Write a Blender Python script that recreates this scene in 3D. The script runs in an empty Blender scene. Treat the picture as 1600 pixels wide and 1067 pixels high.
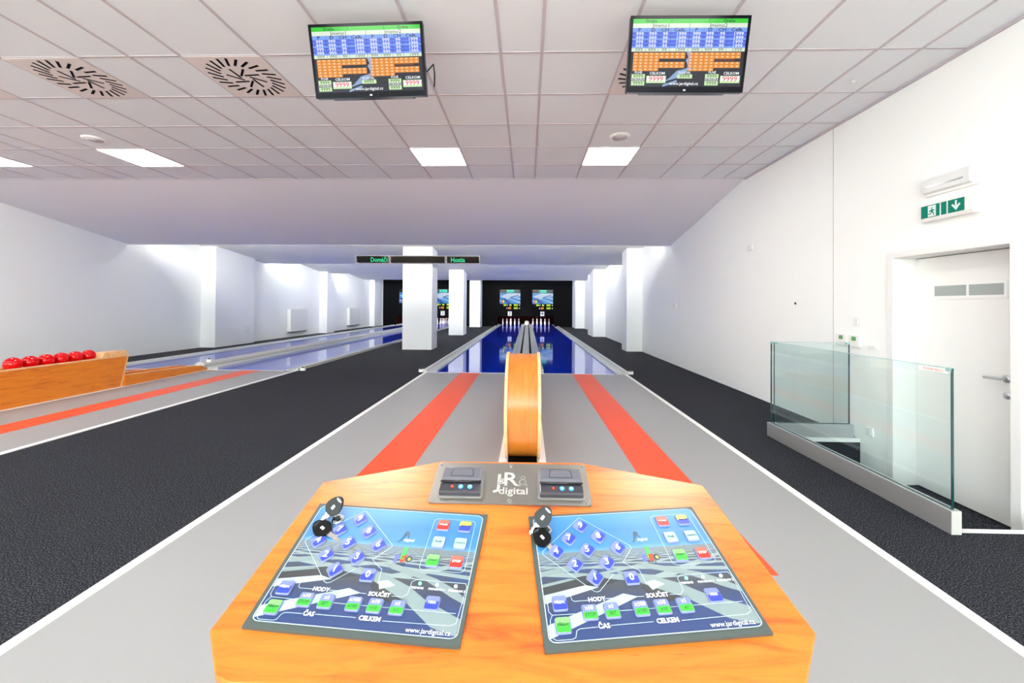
import bpy, bmesh, math, random
from math import sin, cos, pi, tan
from mathutils import Vector, Matrix
random.seed(7)
sc = bpy.context.scene
# ------------------------------------------------------------------ camera
F_PX, YAW, PITCH, ROLL = 644.63, .0283, .0092, .0070
CX, CY, CAM_H = 805.77, 471.48, 1.2248
fw = Vector((-sin(YAW)*cos(PITCH), cos(YAW)*cos(PITCH), sin(PITCH)))
rt = Vector((cos(YAW), sin(YAW), 0)); up = rt.cross(fw)
rr = rt*cos(ROLL)+up*sin(ROLL)      # roll about the viewing axis
uu = up*cos(ROLL)-rt*sin(ROLL)
cam_data = bpy.data.cameras.new('camera'); cam = bpy.data.objects.new('camera', cam_data)
sc.collection.objects.link(cam); sc.camera = cam
cam.matrix_world = Matrix(((rr.x, uu.x, -fw.x, 0), (rr.y, uu.y, -fw.y, 0), (rr.z, uu.z, -fw.z, CAM_H), (0, 0, 0, 1)))
cam_data.sensor_width = 36; cam_data.sensor_fit = 'HORIZONTAL'
cam_data.lens = 36*F_PX/1600
cam_data.shift_x = (800-CX)/1600; cam_data.shift_y = (CY-533.5)/1600
cam_data.clip_start = .02; cam_data.clip_end = 100
# ------------------------------------------------------------------ world, exposure
DAY = 21.0          # daylight let in by added, unseen windows behind the player area
w = bpy.data.worlds.new('world'); sc.world = w; w.use_nodes = True
w.node_tree.nodes['Background'].inputs[0].default_value = (.93, .96, 1, 1)
w.node_tree.nodes['Background'].inputs[1].default_value = DAY
sc.view_settings.view_transform = 'Standard'; sc.view_settings.look = 'None'
sc.view_settings.exposure = 0.0; sc.view_settings.gamma = 1; sc.view_settings.use_curve_mapping = False
LAMP = 24.0        # radiance of the ceiling panels
TUBE = 195.0        # radiance of the tubes hidden behind the ceiling steps
sc.cycles.max_bounces = 10; sc.cycles.diffuse_bounces = 7; sc.cycles.glossy_bounces = 5
sc.cycles.transmission_bounces = 8; sc.cycles.sample_clamp_indirect = 8
sc.cycles.caustics_reflective = False; sc.cycles.caustics_refractive = False
# ------------------------------------------------------------------ materials
def S(c):
    return tuple(((x/255)/12.92 if x/255 <= .04045 else ((x/255+.055)/1.055)**2.4) for x in c)
def mat(name, col, rough=.5, metal=0, spec=.5, emit=0, coat=0, alpha=1, srgb=True, ior=1.5):
    m = bpy.data.materials.new(name); m.use_nodes = True
    b = m.node_tree.nodes['Principled BSDF']
    c = S(col) if srgb else col
    b.inputs['Base Color'].default_value = (*c, 1); b.inputs['Roughness'].default_value = rough
    b.inputs['Metallic'].default_value = metal; b.inputs['Specular IOR Level'].default_value = spec
    b.inputs['Coat Weight'].default_value = coat; b.inputs['IOR'].default_value = ior
    if emit:
        b.inputs['Emission Color'].default_value = (*c, 1); b.inputs['Emission Strength'].default_value = emit
    return m
def N(m, t, **k):
    n = m.node_tree.nodes.new(t)
    for a, v in k.items():
        if a in n.inputs: n.inputs[a].default_value = v
        else: setattr(n, a, v)
    return n
def LK(m, a, b): m.node_tree.links.new(a, b)
def ramp(m, fac, stops):
    r = N(m, 'ShaderNodeValToRGB'); e = r.color_ramp.elements
    while len(e) > 1: e.remove(e[-1])
    e[0].position = stops[0][0]; e[0].color = (*S(stops[0][1]), 1)
    for p, c in stops[1:]:
        x = e.new(p); x.color = (*S(c), 1)
    LK(m, fac, r.inputs[0]); return r.outputs[0]
def coords(m, scale=(1, 1, 1), kind='Object', rot=(0, 0, 0)):
    tc = N(m, 'ShaderNodeTexCoord'); mp = N(m, 'ShaderNodeMapping')
    mp.inputs['Scale'].default_value = scale; mp.inputs['Rotation'].default_value = rot
    LK(m, tc.outputs[kind], mp.inputs[0]); return mp.outputs[0]
def bsdf(m): return m.node_tree.nodes['Principled BSDF']
def bump(m, h, strength, dist):
    b = N(m, 'ShaderNodeBump'); b.inputs['Strength'].default_value = strength; b.inputs['Distance'].default_value = dist
    LK(m, h, b.inputs['Height']); LK(m, b.outputs[0], bsdf(m).inputs['Normal'])
def noise(m, vec, scale, detail=2, rough=.5, dist=0):
    n = N(m, 'ShaderNodeTexNoise'); n.inputs['Scale'].default_value = scale; n.inputs['Detail'].default_value = detail
    n.inputs['Roughness'].default_value = rough; n.inputs['Distortion'].default_value = dist
    LK(m, vec, n.inputs['Vector']); return n.outputs['Fac']
def plaster(name, col, rough=.85):
    m = mat(name, col, rough, spec=.25)
    v = coords(m, (1, 1, 1)); bump(m, noise(m, v, 130, 3), .12, .002); return m
M_wall = plaster('white_plaster', (248, 250, 248))
M_ceil = plaster('ceiling_board', (230, 234, 240))
M_grid = mat('ceiling_grid_bar', (196, 188, 194), .6, spec=.3)
M_wht = mat('white_paint', (238, 238, 236), .4)
M_whp = mat('white_plastic', (240, 240, 236), .35)
M_edge = mat('white_strip', (246, 246, 244), .35)
M_black = mat('black_paint', (5, 5, 8), .7, spec=.08)
M_blk = mat('black_plastic', (14, 14, 18), .22)
M_dkred = mat('dark_curtain', (34, 12, 10), 1.0, spec=0)
M_chrome = mat('chrome', (225, 225, 225), .12, 1)
M_alu = mat('brushed_aluminium', (200, 203, 205), .38, .75)
M_rail = mat('satin_rail', (208, 208, 203), .45, .0)
M_galv = mat('gutter_metal', (208, 212, 206), .32, .1)
M_red = mat('ball_red', (212, 0, 6), .06)
M_green = mat('sign_green', (0, 158, 130), .35)
M_kgreen = mat('key_green', (58, 168, 54), .3)
M_kgreen2 = mat('key_green_light', (118, 194, 106), .3)
M_kblue = mat('key_blue', (44, 62, 172), .3)
M_kblue2 = mat('key_blue_light', (108, 120, 196), .3)
M_kred = mat('key_red', (206, 42, 30), .3); M_kred2 = mat('key_red_light', (214, 92, 78), .3)
M_kyel = mat('key_yellow', (214, 196, 80), .3)
M_kcyan = mat('key_pale', (146, 186, 184), .3)
M_ink = mat('dark_ink', (28, 40, 44), .5); M_white = mat('white_ink', (245, 247, 248), .4)
M_orange = None
def floor_mat(name, col, rough):
    m = mat(name, col, rough, spec=.4)
    v = coords(m); n = noise(m, v, 60, 4, .6)
    r = N(m, 'ShaderNodeMapRange'); LK(m, n, r.inputs[0]); r.inputs[3].default_value = rough-.06; r.inputs[4].default_value = rough+.08
    LK(m, r.outputs[0], bsdf(m).inputs['Roughness']); return m
M_appr = floor_mat('grey_synthetic_runup', (152, 152, 153), .42)
M_orange = floor_mat('orange_stripe', (230, 80, 38), .42)
M_lane = mat('blue_lane', (2, 48, 190), .045, spec=.62)
bump(M_lane, noise(M_lane, coords(M_lane, (1, .3, 1)), 2.0, 1), .02, .01)
def carpet():
    m = mat('charcoal_carpet', (50, 50, 54), .95, spec=.1)
    v = coords(m); n1 = noise(m, v, 150, 3, .8); n2 = noise(m, v, 1.2, 2)
    c = ramp(m, n1, [(.36, (10, 11, 14)), (.5, (34, 35, 40)), (.58, (70, 72, 80)), (.68, (128, 130, 140))])
    mx = N(m, 'ShaderNodeMixRGB', blend_type='MULTIPLY'); mx.inputs[0].default_value = .3
    LK(m, c, mx.inputs[1]); LK(m, ramp(m, n2, [(.3, (215, 215, 220)), (.7, (255, 255, 255))]), mx.inputs[2])
    LK(m, mx.outputs[0], bsdf(m).inputs['Base Color']); bump(m, n1, .3, .004); return m
M_carpet = carpet()
def wood(name, axis_scale, base, dark, light, rough=.3, rot=(0, 0, 0)):
    m = mat(name, base, rough, spec=.75)
    v = coords(m, axis_scale, rot=rot); n1 = noise(m, v, 3.2, 5, .62, .8); n2 = noise(m, v, 11, 3, .7, .3)
    c1 = ramp(m, n1, [(.30, dark), (.42, base), (.6, light), (.75, base)])
    c2 = ramp(m, n2, [(.27, dark), (.34, (255, 255, 255)), (1, (255, 255, 255))])
    mx = N(m, 'ShaderNodeMixRGB', blend_type='MULTIPLY'); mx.inputs[0].default_value = .7
    LK(m, c1, mx.inputs[1]); LK(m, c2, mx.inputs[2]); LK(m, mx.outputs[0], bsdf(m).inputs['Base Color']); return m
M_wood = wood('orange_cherry_laminate', (2.0, 17, 8), (186, 96, 16), (158, 70, 6), (198, 114, 28), .30)
M_woods = wood('cherry_laminate_side', (4, 1.2, 9), (214, 116, 4), (190, 92, 2), (222, 130, 10), .4)
M_woodb = wood('console_side_wood', (3, 3, 1.2), (188, 108, 34), (160, 84, 20), (200, 120, 46), .4)
M_ply = wood('bent_birch_wood', (6, 1, 1), (196, 112, 34), (180, 94, 22), (206, 124, 44), .28)
M_pale = wood('pale_beech_edge', (2, 5, 5), (226, 176, 120), (210, 156, 100), (234, 192, 140), .45)
M_bounce = wood('bounce_parquet', (1.2, 6, 4), (222, 190, 150), (204, 168, 124), (232, 204, 168), .4)
M_brush = mat('brushed_steel_plate', (136, 132, 128), .36, .85)
bump(M_brush, noise(M_brush, coords(M_brush, (2, 300, 2)), 4, 2), .05, .001)
M_etch = mat('etched_lettering', (178, 176, 172), .6, .2)
M_smoke = mat('smoked_plastic', (46, 46, 54), .12, spec=.6, coat=.4)
M_smoke2 = mat('smoked_plastic_light', (92, 92, 102), .15, spec=.6, coat=.4)
M_shine = mat('clear_flange', (150, 148, 146), .2, .3)
M_lampbtn = mat('blue_button', (70, 150, 235), .3, emit=.35); M_redbtn = mat('red_button', (225, 60, 30), .3, emit=.3)
M_lamp = mat('lamp_diffuser', (255, 253, 248), .5, emit=LAMP)
M_tube = mat('tube_lamp', (255, 254, 250), .5, emit=TUBE)
M_pit_fill = mat('pit_fill_tube', (255, 250, 244), .5, emit=170)
M_led = mat('led_white', (235, 250, 240), .4, emit=.9); M_ledg = mat('led_green', (120, 235, 190), .4, emit=.8)
def glass(name, tint, edge=False):
    m = bpy.data.materials.new(name); m.use_nodes = True; b = bsdf(m)
    b.inputs['Base Color'].default_value = (*tint, 1); b.inputs['Roughness'].default_value = 0
    b.inputs['Transmission Weight'].default_value = 1; b.inputs['IOR'].default_value = 1.5
    b.inputs['Thin Film Thickness'].default_value = 0
    return m
def pane_glass(name, tint):
    """thin clear pane: tinted see-through plus mirror reflection by angle"""
    m = bpy.data.materials.new(name); m.use_nodes = True; nt = m.node_tree; nt.nodes.clear()
    o = nt.nodes.new('ShaderNodeOutputMaterial'); t = nt.nodes.new('ShaderNodeBsdfTransparent'); g = nt.nodes.new('ShaderNodeBsdfGlossy')
    t.inputs[0].default_value = (*tint, 1); g.inputs['Roughness'].default_value = 0.0; g.inputs[0].default_value = (.9, 1, 1, 1)
    lw = nt.nodes.new('ShaderNodeLayerWeight'); lw.inputs[0].default_value = .5
    p5 = nt.nodes.new('ShaderNodeMath'); p5.operation = 'POWER'; p5.inputs[1].default_value = 5; LK(m, lw.outputs['Facing'], p5.inputs[0])
    fr = nt.nodes.new('ShaderNodeMath'); fr.operation = 'MULTIPLY_ADD'; fr.inputs[1].default_value = .96; fr.inputs[2].default_value = .04; LK(m, p5.outputs[0], fr.inputs[0])
    mx = nt.nodes.new('ShaderNodeMixShader'); LK(m, fr.outputs[0], mx.inputs[0]); LK(m, t.outputs[0], mx.inputs[1]); LK(m, g.outputs[0], mx.inputs[2])
    LK(m, mx.outputs[0], o.inputs[0]); return m
M_glass = pane_glass('barrier_glass', (.925, .975, .972))
M_gedge = mat('glass_edge', (20, 66, 68), .1, coat=.5)
M_gedge2 = mat('glass_edge_pale', (150, 190, 188), .15)
M_frost = mat('frosted_slot', (160, 168, 166), .35)
def E_(name, col, s=1.0):
    m = bpy.data.materials.new(name); m.use_nodes = True; b = bsdf(m)
    b.inputs['Base Color'].default_value = (*S(col), 1); b.inputs['Roughness'].default_value = .2
    b.inputs['Base Color'].default_value = (.01, .01, .01, 1); b.inputs['Specular IOR Level'].default_value = .12
    b.inputs['Emission Color'].default_value = (*S(col), 1); b.inputs['Emission Strength'].default_value = s
    return m
# ------------------------------------------------------------------ mesh helpers
COL = sc.collection
class MB:
    def __init__(s): s.v = []; s.f = []; s.m = []; s.sm = []; s.mats = []; s.uv = None; s.T = None
    def mi(s, mt):
        if mt not in s.mats: s.mats.append(mt)
        return s.mats.index(mt)
    def add(s, vs, fs, mt, smooth=False):
        o = len(s.v); i = s.mi(mt)
        if s.T: vs = [s.T(*p) for p in vs]
        s.v += [tuple(p) for p in vs]
        for f in fs: s.f.append([k+o for k in f]); s.m.append(i); s.sm.append(smooth)
    def box(s, a, b, mt):
        x0, y0, z0 = a; x1, y1, z1 = b
        s.add([(x0, y0, z0), (x1, y0, z0), (x1, y1, z0), (x0, y1, z0), (x0, y0, z1), (x1, y0, z1), (x1, y1, z1), (x0, y1, z1)],
              [(0, 3, 2, 1), (4, 5, 6, 7), (0, 1, 5, 4), (1, 2, 6, 5), (2, 3, 7, 6), (3, 0, 4, 7)], mt)
    def poly(s, pts, mt): s.add(pts, [tuple(range(len(pts)))], mt)
    def prism(s, pts, z0, z1, mt, mtop=None, smooth=False):
        n = len(pts); vs = [(x, y, z0) for x, y in pts]+[(x, y, z1) for x, y in pts]
        s.add(vs, [tuple(range(n))[::-1]]+[(i, (i+1) % n, n+(i+1) % n, n+i) for i in range(n)], mt, False)
        s.add([(x, y, z1) for x, y in pts], [tuple(range(n))], mtop or mt)
    def extrude(s, pts, d, mt):   # planar 3D loop pushed by vector d
        n = len(pts); d = Vector(d); vs = [Vector(p) for p in pts]+[Vector(p)+d for p in pts]
        s.add(vs, [tuple(range(n))[::-1], tuple(range(n, 2*n))]+[(i, (i+1) % n, n+(i+1) % n, n+i) for i in range(n)], mt)
    def lathe(s, c, prof, mt, seg=24, axis='Z', smooth=True):
        vs = []; fs = []
        for r, h in prof:
            for k in range(seg):
                t = 2*pi*k/seg; a, b = r*cos(t), r*sin(t)
                p = (a, b, h) if axis == 'Z' else ((a, h, b) if axis == 'Y' else (h, a, b))
                vs.append((c[0]+p[0], c[1]+p[1], c[2]+p[2]))
        for j in range(len(prof)-1):
            for k in range(seg):
                q = (j*seg+k, j*seg+(k+1) % seg, (j+1)*seg+(k+1) % seg, (j+1)*seg+k)
                fs.append(q if axis != 'Y' else q[::-1])
        fs.append(tuple(range(seg))[::-1]); fs.append(tuple(range((len(prof)-1)*seg, len(prof)*seg)))
        s.add(vs, fs, mt, smooth)
    def cyl(s, c, r, h, mt, seg=20, axis='Z', smooth=True): s.lathe(c, [(r, 0), (r, h)], mt, seg, axis, smooth)
    def tube(s, pts, r, mt, seg=8):
        pts = [Vector(p) for p in pts]; vs = []; fs = []; n = len(pts)
        for i, p in enumerate(pts):
            d = (pts[min(i+1, n-1)]-pts[max(i-1, 0)]).normalized()
            a = d.cross(Vector((0, 0, 1)) if abs(d.z) < .9 else Vector((1, 0, 0))).normalized(); b = d.cross(a)
            for k in range(seg):
                t = 2*pi*k/seg; vs.append(p+a*r*cos(t)+b*r*sin(t))
        for i in range(n-1):
            for k in range(seg): fs.append((i*seg+k, i*seg+(k+1) % seg, (i+1)*seg+(k+1) % seg, (i+1)*seg+k))
        fs.append(tuple(range(seg))[::-1]); fs.append(tuple(range((n-1)*seg, n*seg))); s.add(vs, fs, mt, True)
    def stroke(s, pts, wd, mt, P, closed=False):  # flat ribbon through 2D points placed by P(x, y)
        pts = [Vector(p) for p in pts]
        if closed: pts = pts+[pts[0]]
        for a, b in zip(pts, pts[1:]):
            d = b-a
            if d.length < 1e-6: continue
            d.normalize(); nn = Vector((-d.y, d.x))*wd/2; e = d*wd/2*.6
            s.add([P(*(a-e-nn)), P(*(b+e-nn)), P(*(b+e+nn)), P(*(a-e+nn))], [(0, 1, 2, 3)], mt)
    def text(s, txt, size, P, mt, align='CENTER', bold=0, sx=1, font_shear=0):
        vs, fs = glyphs(txt, align, bold, font_shear)
        s.add([P(x*size*sx, y*size) for x, y in vs], fs, mt)
    def build(s, name, parent=None, loc=None):
        me = bpy.data.meshes.new(name); me.from_pydata(s.v, [], s.f)
        for m in s.mats: me.materials.append(m)
        me.polygons.foreach_set('material_index', s.m); me.polygons.foreach_set('use_smooth', s.sm)
        me.update(); me.validate(clean_customdata=False)
        o = bpy.data.objects.new(name, me); COL.objects.link(o)
        if parent is not None: o.parent = parent
        if loc is not None: o.location = loc
        return o
_g = {}
def glyphs(txt, align, bold, shear):
    k = (txt, align, bold, shear)
    if k not in _g:
        c = bpy.data.curves.new('lettering', 'FONT'); c.body = txt; c.size = 1; c.resolution_u = 2; c.offset = bold; c.shear = shear
        c.align_x = align; c.align_y = 'CENTER'; c.fill_mode = 'FRONT'
        o = bpy.data.objects.new('lettering', c); me = bpy.data.meshes.new_from_object(o)
        _g[k] = ([(v.co.x, v.co.y) for v in me.vertices], [tuple(p.vertices) for p in me.polygons])
        bpy.data.objects.remove(o); bpy.data.meshes.remove(me); bpy.data.curves.remove(c)
    return _g[k]
def tag(o, label=None, cat=None, group=None, kind=None):
    if label: o['label'] = label
    if cat: o['category'] = cat
    if group: o['group'] = group
    if kind: o['kind'] = kind
    return o
def thing(name, label, cat, loc=(0, 0, 0), rot=(0, 0, 0), group=None):
    o = bpy.data.objects.new(name, None); COL.objects.link(o); o.location = loc; o.rotation_euler = rot; o.empty_display_size = .05
    return tag(o, label, cat, group)
def copy_tree(o, parent=None, loc=None):
    c = o.copy(); COL.objects.link(c)
    if parent is not None: c.parent = parent
    if loc is not None: c.location = loc
    for ch in list(o.children):
        copy_tree(ch, c)
    return c
def bevel(o, wd=.003, seg=2):
    b = o.modifiers.new('soft_edge', 'BEVEL'); b.width = wd; b.segments = seg; b.limit_method = 'ANGLE'; b.angle_limit = .7; return o
def rrect(x0, y0, x1, y1, r, n=5):
    out = []
    for cx_, cy_, a in ((x1-r, y1-r, 0), (x0+r, y1-r, pi/2), (x0+r, y0+r, pi), (x1-r, y0+r, 3*pi/2)):
        for k in range(n+1):
            t = a+pi/2*k/n; out.append((cx_+r*cos(t), cy_+r*sin(t)))
    return out
def structure(mb, name, label=None):
    o = mb.build(name); o['kind'] = 'structure'
    if label: o['label'] = label
    return o
# ------------------------------------------------------------------ room shell
XR, Y0, YF, ZC, ZL = 3.12, -4.5, 24.2, 3.0766, -.27
FOUL, LEND = 7.45, 26.9
HX0, HX1, HY0, HY1 = 2.40, XR, 2.365, 3.96           # stair opening in the floor
b = MB()
XW = -9.3
for x0, x1, y0, y1 in [(XW, HX0, Y0, 28), (HX0, XR+.35, Y0, HY0), (HX0, XR+.35, HY1, 28)]:
    b.box((x0, y0, -.06), (x1, y1, 0), M_carpet)
b.box((XW, Y0, -.001), (XR, -1.2, .0055), M_bounce)  # pale parquet added out of view to bounce light to the ceiling
b.box((HX0-.05, HY0-.05, ZL-.06), (XR+.35, HY1+.05, ZL), M_carpet)          # landing by the door
b.box((HX0-.02, HY0, ZL), (HX0, HY1, -.06), M_carpet); b.box((HX0, HY1, ZL), (HX1, HY1+.02, -.055), M_carpet); b.box((HX0, HY0-.02, ZL), (HX1, HY0, -.055), M_carpet)
structure(b, 'floor')
b = MB()                                             # nosing round the opening
b.box((HX0-.035, HY0-.03, -.004), (XR-.002, HY0+.004, .005), M_wht); b.box((HX0-.035, HY0, -.004), (HX0+.003, HY1, .005), M_wht); b.box((HX0, HY1-.004, -.03), (XR-.002, HY1+.03, .005), M_wht)
structure(b, 'trim_1')
DY0, DY1, DZ1 = 2.745, 3.60, 1.65
b = MB()
b.box((XR, Y0, ZL-.06), (XR+.35, DY0, 3.4), M_wall); b.box((XR, DY1, ZL-.06), (XR+.35, 28, 3.4), M_wall); b.box((XR, DY0, DZ1), (XR+.35, DY1, 3.4), M_wall)
b.box((XR+.25, DY0, ZL-.06), (XR+.35, DY1, DZ1), M_wall)
for y0, y1, x in [(11.30, 11.85, 2.70), (16.58, 18.0, 2.63), (22.6, 24.3, 2.62)]: b.box((x, y0, 0), (XR+.01, y1, 3.0), M_wall)
structure(b, 'wall_right')
b = MB(); b.box((XR-.003, 4.292, 0), (XR+.002, 4.298, ZC), mat('wall_joint', (190, 190, 188), .8)); structure(b, 'trim_2')
b = MB()
for x, y0, y1 in [(-9.07, Y0, 11.22), (-8.66, 11.22, 12.86), (-8.84, 12.86, 17.3), (-8.50, 17.3, 17.95), (-8.84, 17.95, 22.9), (-8.56, 22.9, 28)]:
    b.box((x-.6, y0, 0), (x, y1, 3.3), M_wall)
structure(b, 'wall_left')
ADDED_WIN = [(-8.4, -6.2), (-5.4, -3.2), (-2.4, -.2), (.5, 2.7)]; WZ0, WZ1 = .85, 2.75  # windows added out of view to brighten the ceiling and walls
b = MB(); b.box((-9.7, Y0-.3, 0), (XR+.35, Y0, WZ0), M_wall); b.box((-9.7, Y0-.3, WZ1), (XR+.35, Y0, 3.4), M_wall)
xs = [-9.7]+[x for wn in ADDED_WIN for x in wn]+[XR+.35]
for k in range(0, len(xs), 2): b.box((xs[k], Y0-.3, WZ0), (xs[k+1], Y0, WZ1), M_wall)
structure(b, 'wall_back')
for k, (x0, x1) in enumerate(ADDED_WIN):
    b = MB(); yq = Y0-.2
    for a0, a1, c0, c1 in ((x0, x0+.06, WZ0, WZ1), (x1-.06, x1, WZ0, WZ1), ((x0+x1)/2-.04, (x0+x1)/2+.04, WZ0, WZ1), (x0, x1, WZ0, WZ0+.06), (x0, x1, WZ1-.06, WZ1)): b.box((a0, yq, c0), (a1, yq+.06, c1), M_wht)
    wd_ = structure(b, 'added_window_%d' % (k+1))
    b = MB(); b.box((x0+.05, yq+.025, WZ0+.05), (x1-.05, yq+.031, WZ1-.05), M_glass); b.build('added_window_pane', wd_)
    pl_ = bpy.data.lights.new('added_window_portal', 'AREA'); pl_.shape = 'RECTANGLE'; pl_.size = x1-x0; pl_.size_y = WZ1-WZ0; pl_.cycles.is_portal = True
    po = bpy.data.objects.new('added_window_portal', pl_); COL.objects.link(po); po.location = ((x0+x1)/2, Y0-.31, (WZ0+WZ1)/2); po.rotation_euler = (pi/2, 0, 0); po.parent = None
# black end wall with openings over the pin decks
b = MB()
def wall_front(x0, x1, z0, z1): b.box((x0, YF, z0), (x1, YF+.06, z1), M_black)
CA, CB = -.03, -6.03                                 # centre lines of the two lane pairs
for x0, x1 in [(-9.2, CB-1.74), (CB+1.6, CA-1.74), (CA+1.6, 3.2)]: wall_front(x0, x1, 0, 3.1)
for c in (CA, CB): wall_front(c-1.74, c+1.6, .60, 3.1)
structure(b, 'wall_front')
b = MB()
for x0, x1 in [(2.62, 2.72), (-8.60, -8.54)]: b.box((x0, YF-.03, 0), (x1, YF-.001, 2.71), M_wht)
structure(b, 'trim_3')
b = MB()
for c in (CA, CB):
    b.box((c-2.1, 27.3, -.05), (c+2.1, 27.35, .9), M_dkred)
o = structure(b, 'wall_pit')
b = MB()
for c in (CA, CB):
    b.box((c-1.91, YF+.07, .78), (c+1.91, 27.3, .82), M_dkred)
structure(b, 'ceiling_pit')
b = MB()
for c in (CA, CB):
    b.box((c-1.91, YF+.07, 0), (c-1.88, 27.3, .82), M_dkred); b.box((c+1.85, YF+.07, 0), (c+1.88, 27.3, .82), M_dkred)
structure(b, 'wall_pit_side')
for c in (CA, CB):  # tubes added out of sight to brighten the dark pins
    t = thing('tube_lamp', 'added white tube lamp hidden above the pins', 'lamp', (c, YF+.16, .72), group='added pit lamps')
    m = MB(); m.box((-1.4, -.04, .0), (1.4, .04, .04), M_wht); m.build('housing', t)
    m = MB(); m.cyl((-1.35, 0, -.02), .015, 2.7, M_pit_fill, 10, 'X'); m.build('tube', t)
# ceiling : tiled flat part, then stepped boards going down to the lanes
TY = [2.9998+.6*k for k in range(-13, 6)]
TX = [-9.07, -8.507, -7.907, -7.307, -6.707, -6.106, -5.806, -5.206, -4.606, -4.006, -3.406, -3.007, -2.607, -2.007, -1.407, -.807, -.207, .094, .694, 1.294, 1.894, 2.494, 2.798, XR]
b = MB()
b.box((-9.3, Y0, ZC), (XR+.1, 6.0, ZC+.3), M_ceil)
M_slope = plaster('sloping_board', (234, 232, 238)); M_bay = plaster('bay_board', (250, 249, 238))
def slab(y0, z0, y1, z1, mt, t=.3):
    b.add([(-9.3, y0, z0), (XR+.1, y0, z0), (XR+.1, y1, z1), (-9.3, y1, z1), (-9.3, y0, z0+t), (XR+.1, y0, z0+t), (XR+.1, y1, z1+t), (-9.3, y1, z1+t)],
          [(0, 1, 2, 3), (7, 6, 5, 4), (0, 4, 5, 1), (1, 5, 6, 2), (2, 6, 7, 3), (3, 7, 4, 0)], mt)
slab(6.0, ZC, 9.108, 2.556, M_slope, .5)
for y0, z0, y1, z1 in ((9.108, 3.03, 13.62, 2.58), (13.62, 3.05, 17.73, 2.562), (17.73, 3.0, 22.0, 2.57), (22.0, 2.95, 24.3, 2.85)): slab(y0, z0, y1, z1, M_bay)
structure(b, 'ceiling')
b = MB()
for x in TX[1:-1]: b.box((x-.011, Y0, ZC-.004), (x+.011, 6.0, ZC+.001), M_grid)
for y in TY: b.box((-9.07, y-.009, ZC-.0035), (XR, y+.009, ZC+.001), M_grid)
b.box((XR-.02, Y0, ZC-.02), (XR, 6.0, ZC), M_grid)
structure(b, 'trim_4')
b = MB(); b.box((-9.07, 5.985, ZC-.005), (XR, 6.004, ZC+.001), M_grid); b.box((-9.07, 9.10, 2.55), (XR, 9.12, 2.556), M_wht); structure(b, 'trim_5')
# light tubes behind each step, shining down the lanes
for i, (y, z, lab) in enumerate([(9.20, 2.63, 'row of white tube lamps behind the first ceiling step'), (13.72, 2.635, 'row of white tube lamps behind the second ceiling step'), (17.83, 2.615, 'row of white tube lamps behind the third ceiling step')]):
    for xc in (-7.3, -4.7, -1.5, 1.3):
        t = thing('tube_lamp', lab, 'lamp', (xc, y, z), group='tube lamps behind the ceiling steps')
        m = MB(); m.box((-1.0, -.05, -.04), (1.0, -.03, .03), M_wht); m.box((-1.0, -.05, -.042), (1.0, .070, -.037), M_wht); m.build('housing', t)  # lower shelf added to keep the tube's direct light off the pillars
        m = MB(); m.cyl((-.98, 0, 0), .02, 1.96, M_tube, 10, 'X'); m.build('tube', t)
# pillars between the lane pairs
for n, (x0, x1, y0, y1) in enumerate([(-3.42, -2.61, 11.22, 11.88), (-3.21, -2.61, 16.8, 17.65), (-3.24, -2.64, 23.05, 24.05)]):
    b = MB(); b.box((x0, y0, 0), (x1, y1, 3.0), M_wall); structure(b, 'wall_pillar')
# ------------------------------------------------------------------ ceiling lamps, diffusers, speakers
lamp_spots = [(.994, 5.10, 'square white ceiling light in front of the ceiling speaker, behind the monitor over lane four'), (-1.107, 5.10, 'square white ceiling light behind the monitor over lane three'),
              (-4.906, 5.10, 'slanting bright ceiling light past the two swirl vents'), (-7.007, 5.10, 'bright ceiling light partly seen at the picture edge by the wall with heaters')]
lamp = thing('ceiling_lamp', lamp_spots[0][2], 'ceiling light', (0, 0, ZC), group='square ceiling lights')
m = MB(); m.prism(rrect(-.298, -.298, .298, .298, .004, 1), -.012, -.004, M_wht); m.build('lamp_frame', lamp)
m = MB(); m.box((-.285, -.285, -.0145), (.285, .285, -.011), M_lamp); m.build('diffuser', lamp)
allspots = lamp_spots+[(x, y, 'square ceiling light above the player area, behind the console') for y in (2.10, -.9, -3.3) for x in (.994, -1.107, -4.906, -7.007)]
for i, (x, y, lab) in enumerate(allspots):
    o = lamp if i == 0 else copy_tree(lamp)
    o.location = (x, y, ZC); o['label'] = lab
    if i > 3: o['group'] = 'ceiling lights over the player area'
M_vent = mat('vent_plate', (228, 218, 217), .5); M_slot = mat('vent_slot', (10, 6, 12), .8, spec=.1)
vent = thing('swirl_vent', '', 'ceiling vent', (0, 0, ZC), group='swirl ceiling vents')
m = MB(); m.box((-.297, -.297, -.006), (.297, .297, -.001), M_vent); m.build('face_plate', vent)
m = MB()
def slot(cx_, cy_, a, ln, wd):
    d = Vector((cos(a), sin(a))); p = Vector((-d.y, d.x)); c = Vector((cx_, cy_))
    q = [c-d*ln/2-p*wd/2, c-d*ln/2+p*wd/2, c+d*ln/2+p*wd/2, c+d*ln/2-p*wd/2]
    m.prism([(v.x, v.y) for v in q], -.0072, -.0055, M_slot)
for k in range(24):
    t = 2*pi*k/24; slot(.225*cos(t), .225*sin(t), t+.42, .105, .019)
for k in range(8):
    t = 2*pi*k/8+.2; slot(.085*cos(t), .085*sin(t), t+.5, .125, .017)
m.build('slot', vent)['kind'] = 'stuff'
vs_ = [(-3.706, 3.30, 'swirl ceiling vent with its disc of slots, further from the monitors'), (-2.307, 3.30, 'swirl ceiling vent with black slots next to the monitor over lane three'),
       (.994, 3.30, 'swirl ceiling vent half hidden by the monitor over lane four'), (-4.906, 3.30, 'swirl ceiling vent just cut by the picture edge')]
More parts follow.
